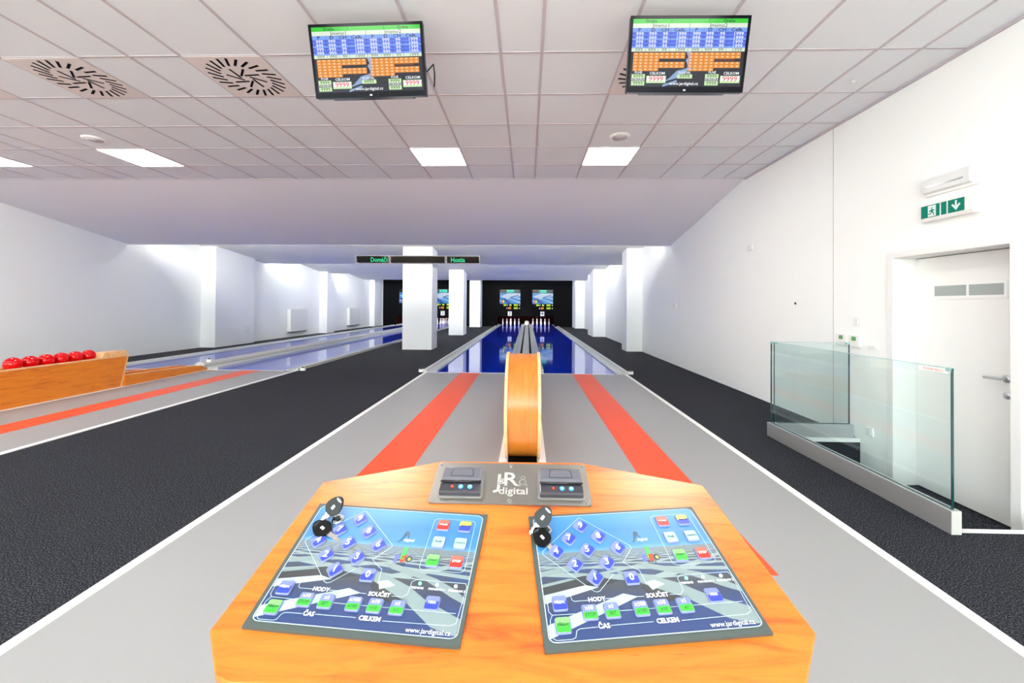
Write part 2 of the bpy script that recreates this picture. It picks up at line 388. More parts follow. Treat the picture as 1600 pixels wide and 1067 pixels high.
for i, (x, y, lab) in enumerate(vs_):
    o = vent if i == 0 else copy_tree(vent)
    o.location = (x, y, ZC); o['label'] = lab
spk = thing('ceiling_speaker', '', 'speaker', (0, 0, ZC), group='round ceiling speakers')
m = MB(); m.lathe((0, 0, -.016), [(.085, 0), (.105, .004), (.112, .016)], M_whp, 32); m.build('rim', spk)
m = MB(); m.cyl((0, 0, -.0175), .08, .002, mat('speaker_mesh', (196, 188, 190), .7), 32); m.build('grille', spk)
for i, (x, y, lab) in enumerate([(.994, 4.51, 'round white ceiling speaker above the light over lane four'), (-4.906, 4.51, 'round white ceiling speaker beside the slanting bright light')]):
    o = spk if i == 0 else copy_tree(spk)
    o.location = (x, y, ZC); o['label'] = lab
m = MB(); m.lathe((0, 0, -.02), [(.008, 0), (.014, .008), (.016, .02)], M_galv, 16)
tag(m.build('sprinkler_head', None, (2.641, 3.42, ZC)), 'tiny grey sensor dot in the ceiling near the wall with the exit sign', 'sensor')
# ------------------------------------------------------------------ approaches and lanes (two pairs)
def lane_pair(c, lab, nums, labs, glabs):
    L, Rx = c-1.826, c+1.826
    t = thing('bowling_approach', lab, 'bowling approach', (c, 0, 0), group=None)
    z = .006
    b = MB()
    xs = [-1.776, -1.177, -.817, -.19]
    ys = -1.15; s0 = 1.92
    b.box((-1.776, ys, 0), (-.185, FOUL-.02, z), M_appr); b.box((.185, ys, 0), (1.776, FOUL-.02, z), M_appr)
    b.build('runup_surface', t)
    for x0, x1 in ((-1.177, -.817), (.841, 1.182)):
        b = MB(); b.box((x0, s0, z), (x1, FOUL-.03, z+.0012), M_orange); b.build('orange_stripe', t)
    for x0, x1 in ((-1.826, -1.776), (1.776, 1.826), (-.185, .185)):
        b = MB(); b.box((x0, ys, 0), (x1, FOUL-.02, z+.003), M_edge); b.build('edge_strip', t)
    b = MB(); b.box((-1.60, FOUL-.035, 0), (1.60, FOUL, z+.003), M_edge); b.build('foul_line', t)
    for i, (x0, x1, g0, g1) in enumerate([(-1.61, -.33, -1.84, -1.61), (.33, 1.62, 1.62, 1.84)]):
        ln = thing('bowling_lane', labs[i], 'bowling lane', (c, FOUL, 0))
        b = MB(); b.box((x0, 0, 0), (x1, LEND-FOUL, .006), M_lane); b.build('lane_surface', ln)
        b = MB()
        sgn = 1 if i == 0 else -1
        a0, a1 = (g0, g1) if i == 0 else (g1, g0)     # a0 outer, a1 inner
        prof = [(a0, 0), (a0, .05), (a0+sgn*.028, .05), (a0+sgn*.06, .018), (a0+sgn*.11, .006), (a1-sgn*.05, .008), (a1-sgn*.028, .026), (a1, .026), (a1, 0)]
        pts = [(x, 0, zz) for x, zz in prof]
        b.extrude(pts, (0, LEND-FOUL, 0), M_galv)
        gt = thing('lane_gutter', glabs[i], 'lane gutter', (c, FOUL, 0)); b.build('gutter_channel', gt)
        b = MB(); b.box((min(a0, a0+sgn*.03), .0, .05), (max(a0, a0+sgn*.03), LEND-FOUL, .054), M_edge); b.build('gutter_cap', gt)
    r = thing('ball_return_track', 'long grey '+('return track running up the middle between lanes three and four' if c == CA else 'return track running up the middle of the lanes near the heaters'), 'ball track', (c, FOUL, 0))
    b = MB(); n = 10
    pr = [(.085*cos(pi*k/n), .0, .085+.055*sin(pi*k/n)) for k in range(n+1)]
    b.extrude([(-.085, 0, .0)]+pr[::-1]+[(.085, 0, .0)], (0, LEND-FOUL-.6, 0), M_rail); b.build('centre_tube', r)
    b = MB(); b.lathe((0, 25.6-FOUL, .0), [(.13, 0), (.13, .20), (.10, .26), (.05, .285), (.01, .29)], M_rail, 20); b.build('end_hood', r)
    for sgn in (-1, 1):
        b = MB(); prof = [(.33, .0), (.33, .055), (.31, .055), (.285, .03), (.235, .018), (.185, .03), (.165, .055), (.14, .055), (.14, 0)]
        b.extrude([(sgn*x, 0, zz) for x, zz in prof], (0, LEND-FOUL, 0), M_galv); b.build('side_gutter', r)
        b = MB(); b.box((min(sgn*.085, sgn*.14), 0, 0), (max(sgn*.085, sgn*.14), LEND-FOUL, .02), M_black); b.build('gap_liner', r)
lane_pair(CA, 'grey bowling approach with two orange stripes around the control console', (3, 4), ['glossy blue bowling lane running to the sign three', 'glossy blue bowling lane running to the sign four'],
    ['grey metal gutter between the middle carpet and lane three', 'grey metal gutter between lane four and the carpet by the long plain wall'])
lane_pair(CB, 'grey bowling approach with orange stripes around the rack of red balls', (1, 2), ['blue bowling lane along the wall with the heaters', 'blue bowling lane beyond the red ball rack, running to the sign two'],
    ['grey metal gutter between lane one and the wall with the heaters', 'grey metal gutter between lane two and the pillars'])
# foul line sensors
sen = thing('foul_sensor', '', 'sensor', group='foul line sensors')
m = MB(); m.prism(rrect(-.045, -.03, .045, .03, .012), 0, .05, M_whp); m.build('housing', sen)
m = MB(); m.cyl((0, -.012, .05), .02, .018, M_blk, 16); m.build('lens_cap', sen)
for i, (x, lab) in enumerate([(CA-1.90, 'small white foul sensor on the carpet at the start of lane three'), (CA+1.90, 'small white foul sensor on the carpet at the start of lane four'),
                              (CB+1.90, 'small white foul sensor beside the carpet at the start of lane two'), (CB+.14, 'small white foul sensor at the tip of the low wooden rails')]):
    o = sen if i == 0 else copy_tree(sen)
    o.location = (x, FOUL+.06, 0 if i < 3 else .14); o['label'] = lab
# ------------------------------------------------------------------ ball returns
def ball_return(c, lab):
    t = thing('ball_return', lab, 'ball return', (c, 0, 0))
    WX, wy, wz, r = .135, 3.45, .41, .425
    for sgn in (-1, 1):      # side panels: round front merging into a long low box
        b = MB(); x0 = sgn*WX; x1 = sgn*(WX-.022)
        arc = [(wy-r*sin(a), wz+r*cos(a)) for a in [(-.62)+k*(.62+pi*.905)/26 for k in range(27)]]
        pts = [(x0, y, max(z, .014)) for y, z in arc]
        pts += [(x0, 3.45, .012), (x0, 5.83, .012), (x0, 5.93, .455), (x0, 4.3, .44), (x0, 4.05, .47)]
        b.extrude(pts, (x1-x0, 0, 0), M_woods); o = b.build('side_panel', t)
        b = MB()
        b.box((min(x0, x1)-.001, 4.3, .44), (max(x0, x1)+.001, 5.93, .458), M_pale); b.build('top_edging', t)
        b = MB()     # pale edge banding of the round front
        ed = [(x0, wy-(r+.002)*sin(a), max(wz+(r+.002)*cos(a), .013)) for a in [(-.6)+k*(.6+pi*.90)/30 for k in range(31)]]
        vs = []; 
        for p in ed: vs += [(p[0]+sgn*.001, p[1], p[2]), (x1, p[1], p[2])]
        fs = [(2*k, 2*k+1, 2*k+3, 2*k+2) for k in range(30)]
        b.add(vs, fs, M_pale, True); b.build('edge_band', t)
    b = MB(); vs = []; K = 40; rr_ = r-.012
    for k in range(K+1):
        a = -.6+k*(.6+pi*.87)/K
        for x in (-WX+.02, WX-.02): vs.append((x, wy-rr_*sin(a), max(wz+rr_*cos(a), .016)))
        for x in (-WX+.02, WX-.02): vs.append((x, wy-(rr_-.012)*sin(a), max(wz+(rr_-.012)*cos(a), .015)))
    fs = []
    for k in range(K):
        a = 4*k; fs += [(a, a+4, a+5, a+1), (a+2, a+3, a+7, a+6)]
    b.add(vs, fs, M_ply, True); b.build('curved_cover', t)
    b = MB(); b.box((-WX+.023, 3.05, .010), (WX-.023, 5.8, .03), M_black); b.build('base_board', t)
    b = MB(); b.box((-WX+.022, 3.9, .400), (WX-.022, 5.56, .417), M_pale)
    b.build('ball_tray', t)
    b = MB(); b.extrude([(-WX+.022, 5.575, .38), (-WX+.022, 5.575, .45), (-WX+.022, 5.63, .52), (-WX+.022, 5.95, .52), (-WX+.022, 5.93, .38)], (2*WX-.044, 0, 0), M_pale); b.build('end_block', t)
    b = MB(); b.extrude([(-WX, 5.83, .012), (-WX, 5.93, .458), (-WX, 5.955, .458), (-WX, 5.86, .012)], (2*WX, 0, 0), M_pale); b.build('end_board', t)
    for sgn in (-1, 1):
        b = MB(); x0, x1 = (.11, .16) if sgn > 0 else (-.19, -.14)
        b.extrude([(x0, 5.88, .01), (x0, 5.88, .165), (x0, 7.15, .12), (x0, 7.32, .10), (x0, 7.42, .01)], (x1-x0, 0, 0), M_woods); rl = b.build('low_rail', t)
        b = MB(); b.extrude([(x0-.001, 5.88, .165), (x0-.001, 5.88, .170), (x0-.001, 7.15, .125), (x0-.001, 7.15, .12)], (x1-x0+.002, 0, 0), M_pale); b.build('rail_edge', t)
    return t
ball_return(CA, 'tall rounded orange wooden ball return standing behind the control console')
ball_return(CB, 'long orange wooden ball return carrying the row of red balls')
def ball(): 
    b = MB(); prof = [(max(.08*sin(pi*k/20), .0006), -.08*cos(pi*k/20)) for k in range(21)]
    b.lathe((0, 0, 0), prof, M_red, 40); return b.build('bowling_ball')
b0 = ball()
bl = ['red ball furthest along the row, touching the pale end block', 'red ball second from the pale end block of the rack', 'red ball third from the pale end block of the rack',
      'red ball fourth from the pale end block of the rack', 'red ball fifth from the pale end block of the rack', 'red ball at the open end of the row of six']
bl[0] = 'red ball touching the pale end block of the rack'
for i in range(6):
    o = b0 if i == 0 else b0.copy()
    if i: COL.objects.link(o)
    o.location = (CB+.02, 5.492-.166*i, .498); o.rotation_euler = (i, i*2, i*.7)
    tag(o, bl[i], 'bowling ball', 'red balls on the return rack')
# ------------------------------------------------------------------ pins
M_pin = mat('pin_white', (250, 248, 244), .25, emit=0); M_pinr = mat('pin_red', (200, 30, 30), .3)
prof = [(.022, 0), (.030, .004), (.036, .04), (.046, .09), (.050, .135), (.046, .18), (.034, .235), (.023, .285), (.0215, .31), (.027, .345), (.0285, .365), (.024, .388), (.012, .399), (.001, .4)]
b = MB(); b.lathe((0, 0, 0), prof, M_pin, 16); pin0 = b.build('bowling_pin')
b = MB(); b.lathe((0, 0, 0), [(.0228, .288), (.0222, .305)], M_pinr, 16); b.build('red_ring', pin0)
b = MB(); b.cyl((0, 0, .4), .004, .26, mat('red_cord', (120, 30, 26), .7), 6); b.build('cord', pin0)
first = True
for ln, cx_ in ((3, -1.029), (4, .856), (2, -5.16), (1, -7.05)):
    for k, (dx, dy) in enumerate([(0, -.5), (-.25, -.25), (.25, -.25), (-.5, 0), (0, 0), (.5, 0), (-.25, .25), (.25, .25), (0, .5)]):
        o = pin0 if first else copy_tree(pin0); first = False
        o.location = (cx_+dx, 25.85+dy, .006)
        tag(o, 'white bowling pin standing on the deck below the sign %s' % ('one', 'two', 'three', 'four')[ln-1], 'bowling pin', 'pins of lane %s' % ('one', 'two', 'three', 'four')[ln-1])
# ------------------------------------------------------------------ score displays over the pins, number signs
Et = E_('display_teal', (20, 235, 200), 1.1); Eg = E_('display_green', (190, 235, 20), 1.1); Eo = E_('display_orange', (255, 150, 20), 1.1)
Eb1 = E_('display_blue', (60, 150, 225), .8); Eb2 = E_('display_pale_blue', (190, 215, 240), .8); Ew = E_('display_white', (250, 250, 250), .9); Eb3 = E_('display_deep_blue', (20, 80, 170), .8)
Egr = E_('display_grey', (40, 38, 46), .7); Er = E_('display_red', (230, 50, 60), .9)
def display(xc, name, num, lab):
    t = thing('score_display', lab, 'score display', (xc, YF-.035, 1.56), group=None)
    b = MB(); b.box((-.62, -.02, -.62), (.62, .03, .62), M_black); b.build('display_case', t)
    b = MB(); P = lambda y: (lambda x, z: (x, y, z))
    def q(x0, z0, x1, z1, mt, y=-.021): b.add([(x0, y, z0), (x1, y, z0), (x1, y, z1), (x0, y, z1)], [(0, 1, 2, 3)], mt)
    q(-.60, -.23, .60, .40, Eb1); q(-.60, .40, .60, .60, Egr)
    q(-.20, .43, .24, .57, Et, -.022); b.text(name, .15, lambda x, z: (x+.02, -.0235, z+.50), M_black, bold=.01)
    for pts in ([(-.6, .2), (-.1, .38), (.6, .38), (.6, .22), (-.1, .1), (-.45, .16)], [(-.5, .14), (-.35, .16), (.6, -.22), (.6, -.14)], [(-.2, .2), (.0, .2), (.6, .02), (.6, .10)], [(-.6, -.05), (-.1, .12), (-.05, .08), (-.6, -.12)]):
        b.add([(x, -.022, z) for x, z in pts], [tuple(range(len(pts)))], Eb2)
    for pts in ([(-.6, .02), (-.3, .10), (.1, -.23), (-.1, -.23)], [(.0, .16), (.5, .3), (.5, .26), (.05, .12)]):
        b.add([(x, -.0225, z) for x, z in pts], [tuple(range(len(pts)))], Eb3)
    q(-.50, -.20, -.42, -.08, Er, -.023); q(-.42, -.18, -.34, -.02, Eg, -.023)
    for s_, x, z, mt, sz in (('88', -.30, -.31, Eg, .15), ('8', .0, -.31, Eg, .15), ('888', .34, -.31, Eg, .15), ('88', -.02, -.49, Eo, .16), ('888', .34, -.49, Eg, .15)):
        b.text(s_, sz, lambda a, c_, x=x, z=z: (x+a, -.023, z+c_), mt, bold=.03, sx=1.05)
    for x, z in ((-.16, -.31), (.06, -.31), (.56, -.31), (-.18, -.49), (.56, -.49)): q(x-.025, z-.03, x+.025, z+.03, Ew, -.023)
    b.build('screen', t)
for xc, nm, num, lab in ((-1.015, 'Centrum', 3, 'lit score display above the sign three on the black wall'), (.895, 'Slovsoft', 4, 'lit score display above the sign four on the black wall'),
                         (-4.97, 'Sport', 2, 'lit score display above the sign two, seen between two pillars'), (-6.95, 'Domov', 1, 'lit score display above the sign one, hidden behind the pillar')):
    display(xc, nm, num, lab)
    t = thing('number_sign', 'small white square sign with number %d over the pins' % num, 'sign', (xc-.015, YF-.012, .75))
    b = MB(); b.box((-.115, -.008, -.13), (.115, .012, .13), M_whp); b.build('plate', t)
    b = MB(); b.text(str(num), .24, lambda x, z: (x, -.009, z), M_ink, bold=.008); b.build('numeral', t)
    tag(t, {1: 'small white sign one behind the thick pillar', 2: 'small white sign two between two pillars', 3: 'small white sign three over the pins', 4: 'small white sign four over the pins'}[num])
# ------------------------------------------------------------------ team name board on the first pillar
t = thing('name_board', 'long black team name board with green letters across the first pillar', 'sign board', (-2.99, 11.20, 2.467), (.15, 0, 0))
for x0, x1, txt, tx in ((-1.69, -.775, 'Domáči', -1.27+.22), (-.755, .765, '', 0), (.785, 1.70, 'Hostia', 1.10)):
    b = MB(); b.box((x0, -.09, -.108), (x1, .0, .108), mat('board_frame', (120, 112, 116), .4, .4)); fr = b.build('frame', t)
    b = MB(); b.box((x0+.02, -.093, -.092), (x1-.02, -.089, .092), mat('board_glass', (5, 3, 4), .1, spec=.15)); b.build('dark_window', fr)
    if txt:
        b = MB(); b.text(txt, .17, lambda x, z, tx=tx: (tx+x, -.095, z-.01), E_('board_green', (30, 225, 150), 1.1), bold=.012, sx=.85); b.build('lettering', fr)
# ------------------------------------------------------------------ monitors
SB = E_('screen_dark', (22, 24, 44), .9); SGn = E_('screen_green', (40, 205, 40), 1.0); SPa = E_('screen_pale', (222, 236, 216), 1.0); SBl = E_('screen_blue', (66, 98, 226), 1.0)
SBl2 = E_('screen_blue_light', (120, 160, 245), 1.0); SOr = E_('screen_orange', (245, 150, 40), 1.0); SOr2 = E_('screen_peach', (250, 222, 190), 1.0); SRd = E_('screen_red', (225, 40, 40), 1.0)
SInk = E_('screen_ink', (14, 22, 60), .6); SGy = E_('screen_grey', (130, 140, 130), .9); SWh = E_('screen_white', (245, 248, 250), 1.0); SSt = E_('screen_steel', (150, 180, 220), .9); SGn2 = E_('screen_box', (205, 238, 180), 1.0)
def monitor(lab, loc, rot, sweep):
    t = thing('monitor', lab, 'monitor', loc, rot)
    W, Hh = .365, .2175
    b = MB(); b.extrude([(x, .0, z) for x, z in rrect(-W, -Hh, W, Hh, .006, 2)], (0, .035, 0), M_blk)
    b.extrude([(x, .035, z) for x, z in rrect(-W+.08, -Hh+.0, W-.08, Hh-.08, .02, 2)], (0, .03, 0), M_blk); b.build('housing', t)
    b = MB(); gl = mat('bezel_gloss', (6, 6, 12), .25, spec=.08)
    sw, s0, s1 = W-.018, -Hh+.034, Hh-.018
    b.add([(-W, -.001, -Hh), (W, -.001, -Hh), (W, -.001, s0), (-W, -.001, s0)], [(0, 1, 2, 3)], gl)
    b.add([(-W, -.001, s1), (W, -.001, s1), (W, -.001, Hh), (-W, -.001, Hh)], [(0, 1, 2, 3)], gl)
    for x0, x1 in ((-W, -sw), (sw, W)): b.add([(x0, -.001, s0), (x1, -.001, s0), (x1, -.001, s1), (x0, -.001, s1)], [(0, 1, 2, 3)], gl)
    b.text('LG', .012, lambda x, z: (x+.0, -.0018, -Hh+.014+z), M_white, bold=.04); b.build('bezel', t)
    b = MB(); w_, h_ = 2*sw, s1-s0
    X = lambda u: -sw+u*w_
    Z = lambda v: s1-v*h_
    def q(u0, v0, u1, v1, mt, y=0): b.add([(X(u0), -.0012-y, Z(v1)), (X(u1), -.0012-y, Z(v1)), (X(u1), -.0012-y, Z(v0)), (X(u0), -.0012-y, Z(v0))], [(0, 1, 2, 3)], mt)
    def T(s_, u, v, size, mt, bold=.012, sx=1.15): b.text(s_, size*h_, lambda x, z: (X(u)+x, -.0018, Z(v)+z), mt, bold=bold, sx=sx)
    q(0, 0, 1, 1, SB)
    for pts in ([(.30, .93), (.50, .72), (.56, .70), (.44, .86)], [(.30, .97), (.42, .90), (.43, .93), (.30, 1.0)], [(.49, .48), (.53, .46), (.54, .66), (.52, .72), (.49, .60), (.51, .56)], [(.42, .76), (.49, .73), (.49, .80), (.34, .90), (.36, .86)]):
        b.add([(X(u), -.0014, Z(v)) for u, v in pts[::-1]], [tuple(range(len(pts)))], SSt)
    q(.52, .57, .92, .61, E_('screen_rust', (120, 60, 30), .8), .0001)
    q(0, 0, 1, .065, SGn, .0002); q(0, .065, 1, .13, SPa, .0002); q(0, .13, 1, .19, SBl2, .0002)
    for k in range(4):
        v = .19+.0585*k; q(0, v, 1, v+.030, SBl, .0002); q(0, v+.030, 1, v+.0585, SBl2 if k % 2 else E_('screen_blue_mid', (88, 122, 236), 1.0), .0002)
    q(0, .424, 1, .475, SPa, .0002)
    for u in (.338, .667): q(u-.0015, 0, u+.0015, .065, SInk, .0004)
    q(.4985, .065, .5015, .475, SInk, .0004)
    for base in (0, .5):
        for du in (.125, .235, .335): q(base+du-.001, .13, base+du+.001, .475, SInk, .0004)
        T('Draha', .16 if base == 0 else .84, .033, .062, SInk)
        T('Jmeno1' if base == 0 else 'Jmeno2', base+.25, .098, .08, SInk, .0)
        for s_, du in (('P', .06), ('D', .18), ('CH', .285), ('Celk.', .415)): T(s_, base+du, .16, .07, SInk, .02, 1.3)
        for k in range(5):
            v = .2195+.0585*k if k < 4 else .45
            for s_, du in (('999', .065), ('999', .18), ('99', .29), ('1999', .43)): T(s_, base+du, v, .072, SWh if k < 4 else SGy, .01, 1.15)
        u0 = .02 if base == 0 else .51
        for r_, n_ in enumerate((10, 10, 5, 10, 10, 5)):
            v = .49+.046*r_
            for k in range(n_):
                q(u0+.0462*k, v, u0+.0462*k+.0445, v+.043, SOr, .0002)
                uc = u0+.0462*k+.022
                b.add([(X(uc-.011), -.0016, Z(v+.009)), (X(uc), -.0016, Z(v+.034)), (X(uc+.011), -.0016, Z(v+.009))], [(0, 1, 2)], SOr2)
        bu = .0 if base == 0 else .66
        T('PLNÉ', bu+.075, .785, .045, SWh, .02, 1.2); T('DORÁŽKA', bu+.075, .895, .042, SWh, .02, 1.1); T('CELKOM', bu+.245, .80, .055, SWh, .02, 1.15)
        q(bu+.015, .81, bu+.135, .875, SGn2, .0003); q(bu+.015, .915, bu+.135, .98, SGn2, .0003); q(bu+.15, .835, bu+.325, .945, SGn2, .0003); q(bu+.155, .84, bu+.32, .915, SWh, .0004)
        T('9999', bu+.075, .845, .075, SInk, 0, 1.1); T('9999', bu+.075, .95, .075, SInk, 0, 1.1); T('9999', bu+.237, .885, .11, SRd, .005, 1.1)
    q(.425, .815, .56, .875, SGn2, .0003); T('9999', .492, .846, .075, SInk, 0, 1.1); T('ROZDIEL', .49, .79, .045, SWh, .02, 1.1); T('www.jardigital.cz', .49, .955, .062, SWh, .015, 1.1)
    b.build('screen', t)
    b = MB(); b.box((-.10, .065, -.09), (.10, .075, .09), M_blk); b.tube([(0, .07, .0), (0, .12, .02)], .02, M_blk)
    b.box((-.03, .10, -.03), (.03, .14, .07), M_blk); b.build('wall_bracket', t)
    return t
from mathutils import Euler
for lab, loc, rot in (('black monitor with scores hanging from the ceiling over lane three', (-1.0331, 2.6093, 2.792), (.2196, -.0248, .0072)), ('black monitor with scores hanging from the ceiling over lane four', (.9875, 2.5888, 2.7971), (.2271, .0146, -.0096))):
    t = monitor(lab, loc, rot, False)
    inv = (Matrix.Translation(loc) @ Euler(rot).to_matrix().to_4x4()).inverted()
    b = MB(); top = inv @ Vector((loc[0], loc[1]+.09, ZC-.005)); b.tube([(0, .12, .03), top], .016, M_blk, 12); b.build('ceiling_pole', t)
    b = MB(); b.tube([(W_ := .33, .03, -.10), (.40, .10, .0), (.385, .20, -.03), (.37, .24, -.10)], .005, M_blk, 8) if lab.endswith('three') else b.tube([(-.2, .07, .1), (-.2, .12, .16)], .005, M_blk, 8); b.build('cable', t)
# ------------------------------------------------------------------ exit door with its frame
b = MB(); fx = XR-.014
b.box((fx, DY0-.055, ZL), (XR, DY0, DZ1+.055), M_wht); b.box((fx, DY1, ZL), (XR, DY1+.055, DZ1+.055), M_wht); b.box((fx, DY0, DZ1), (XR, DY1, DZ1+.055), M_wht)
b.box((XR, DY0-.002, ZL), (XR+.18, DY0+.002, DZ1), M_wht); b.box((XR, DY1-.002, ZL), (XR+.18, DY1+.002, DZ1), M_wht); b.box((XR, DY0, DZ1-.004), (XR+.18, DY1, DZ1), M_wht)
structure(b, 'trim_6')
d = tag(thing('door_1', None, None, (XR+.18, 0, 0)), 'plain white exit door with a narrow glazed slot and lever handle', 'door', None, 'structure')
b = MB(); b.box((0, DY0+.004, ZL+.01), (.04, DY1-.004, DZ1-.01), M_wht); b.build('door_leaf', d)
b = MB(); b.box((-.008, 2.925, 1.30), (.0, 3.45, 1.425), M_wht); b.build('slot_frame', d)
b = MB(); b.box((-.0095, 2.945, 1.325), (-.0075, 3.17, 1.405), M_frost); b.box((-.0095, 3.19, 1.325), (-.0075, 3.43, 1.405), M_frost); b.build('slot_glass', d)
h = MB(); h.cyl((-.012, 2.93, .745), .026, .012, M_alu, 20, 'X'); h.tube([(-.01, 2.93, .745), (-.05, 2.93, .745), (-.055, 2.95, .745), (-.055, 3.03, .742)], .009, M_alu, 10); h.cyl((-.008, 2.93, .63), .024, .008, M_alu, 20, 'X'); h.build('door_handle', d)
# ------------------------------------------------------------------ exit sign and emergency light
t = thing('exit_sign', 'green exit sign with running man and down arrow above the door', 'exit sign', (XR, 3.11, 1.965))
b = MB(); b.extrude([(0, .19, -.072), (-.05, .19, -.072), (-.058, .19, -.05), (-.058, .19, .045), (-.04, .19, .068), (0, .19, .068)], (0, -.375, 0), M_whp); b.build('housing', t)
b = MB(); gx = -.0595
def gq(y0, y1, z0, z1, mt, dx=0): b.add([(gx-dx, y0, z0), (gx-dx, y1, z0), (gx-dx, y1, z1), (gx-dx, y0, z1)], [(0, 1, 2, 3)], mt)
EGn = E_('exit_green', (0, 150, 124), .75); EWh = E_('exit_white', (240, 252, 248), .9)
for y0, y1 in ((.185, .04), (.030, -.01), (-.02, -.135)): gq(y0, y1, -.047, .047, EGn)
# the running man in a doorway and the down arrow
gq(.130, .068, -.042, .042, EWh, .0005)
man = lambda pts: b.add([(gx-.001, y, z) for y, z in pts], [tuple(range(len(pts)))], EGn)
man([(.105, .020), (.098, .026), (.091, .020), (.098, .012)])
man([(.112, .008), (.092, .012), (.088, -.004), (.100, -.012)]); man([(.100, -.008), (.090, -.006), (.080, -.022), (.084, -.034), (.089, -.032), (.088, -.022)])
man([(.104, -.006), (.098, -.012), (.112, -.026), (.128, -.024), (.128, -.018), (.114, -.018)]); man([(.112, .008), (.122, -.004), (.118, -.008), (.106, .0)]); man([(.092, .012), (.082, .004), (.074, .006), (.075, .002), (.084, -.002), (.094, .006)])
ar = [(-.0775+dy, z) for dy, z in ((.007, .036), (.007, .0), (.024, .014), (.032, .006), (.0, -.034), (-.032, .006), (-.024, .014), (-.007, .0), (-.007, .036))]
b.add([(gx-.001, y, z) for y, z in ar], [(0, 1, 7, 8), (1, 2, 3, 4), (1, 4, 7), (4, 5, 6, 7)], EWh)
b.build('sign_face', t)
t = thing('emergency_light', 'long white emergency light fitting above the green exit sign', 'emergency light', (XR, 3.11, 2.165))
b = MB(); b.extrude([(0, .19, -.075), (-.03, .19, -.075), (-.03, .19, .075), (0, .19, .075)], (0, -.375, 0), M_whp); b.build('housing', t)
b = MB(); b.extrude([(-.03, .18, -.062), (-.055, .18, -.05), (-.062, .18, -.01), (-.055, .18, .045), (-.03, .18, .064)], (0, -.345, 0), mat('lamp_cover', (226, 228, 226), .15, coat=.5)); cv = b.build('cover', t)
b = MB(); b.cyl((-.058, -.13, -.012), .008, .27, mat('dark_tube', (238, 240, 240), .2), 10, 'Y'); b.build('tube', t)
for nm, a, c_, lab, cat in (('thermostat', (4.165, .915), (.075, .06), 'white thermostat with small green screen, next to the wall joint', 'thermostat'), ('thermostat', (4.005, .912), (.075, .06), 'white thermostat with small green screen, closer to the door', 'thermostat')):
    t = thing(nm, lab, cat, (XR, a[0], a[1]), group='thermostats on the wall')
    b = MB(); b.extrude([(0, y, z) for y, z in rrect(-.062, -.055, .062, .055, .008, 3)], (-.022, 0, 0), M_whp); b.build('housing', t)
    b = MB(); b.box((-.0235, -.022, .002), (-.0215, .03, .040), mat('green_screen', (96, 150, 92), .3, emit=.25)); b.build('screen', t)
def plate_(y, z, sy, sz, lab, cat, name, x=XR, sgn=-1, mt=None):
    t = thing(name, lab, cat, (x, y, z))
    b = MB(); b.extrude([(0, yy, zz) for yy, zz in rrect(-sy, -sz, sy, sz, .006, 3)], (sgn*.012, 0, 0), mt or M_whp); b.build('cover_plate', t)
    b = MB(); b.extrude([(sgn*.012, yy, zz) for yy, zz in rrect(-sy*.6, -sz*.6, sy*.6, sz*.6, .004, 3)], (sgn*.004, 0, 0), mt or M_whp); b.build('insert', t)
plate_(3.99, 1.093, .04, .04, 'small white wall switch above the two thermostats', 'switch', 'wall_switch')
plate_(3.81, .872, .045, .02, 'small flat white wall plate between thermostats and door', 'wall plate', 'wall_socket')
plate_(3.85, .10, .04, .04, 'white wall socket low down, seen through the glass barrier', 'socket', 'wall_socket')
plate_(8.80, 1.24, .09, .05, 'faint white double socket on the long wall near the ceiling slope', 'socket', 'wall_socket')
plate_(5.875, 2.06, .07, .04, 'faint pale plate high up on the long white wall', 'wall plate', 'wall_plate')
plate_(10.7, .35, .04, .04, 'tiny white socket low on the wall before the first pier', 'socket', 'wall_socket')
b = MB(); b.cyl((-.006, 0, 0), .014, .006, M_ink, 12, 'X'); tag(b.build('wall_hole', None, (XR, 4.892, 1.273)), 'small black cable hole in the white wall', 'cable hole')
plate_(12.55, .43, .10, .11, 'square white cover box on the wall bump beside the lanes', 'cover box', 'wall_box', -8.66, 1)
plate_(13.02, .39, .03, .05, 'narrow white socket just behind the wall bump', 'socket', 'wall_socket', -8.84, 1)
# wall heaters
for y0, y1, lab in ((14.9, 16.07, 'white wall heater in the closer wall bay'), (19.95, 21.17, 'white wall heater in the far wall bay')):
    t = thing('wall_heater', lab, 'heater', (-8.84, (y0+y1)/2, .62), group='white wall heaters')
    hw = (y1-y0)/2
    b = MB(); b.extrude([(.02, y, z) for y, z in rrect(-hw, -.42, hw, .42, .03, 4)], (.14, 0, 0), M_whp); bevel(b.build('heater_body', t), .01)
    b = MB(); b.box((0, -hw*.7, -.3), (.021, hw*.7, .3), M_alu); b.build('bracket', t)
    b = MB(); b.box((.03, -hw*.92, -.445), (.15, hw*.92, -.42), mat('heater_outlet', (60, 60, 62), .5)); b.build('air_outlet', t)
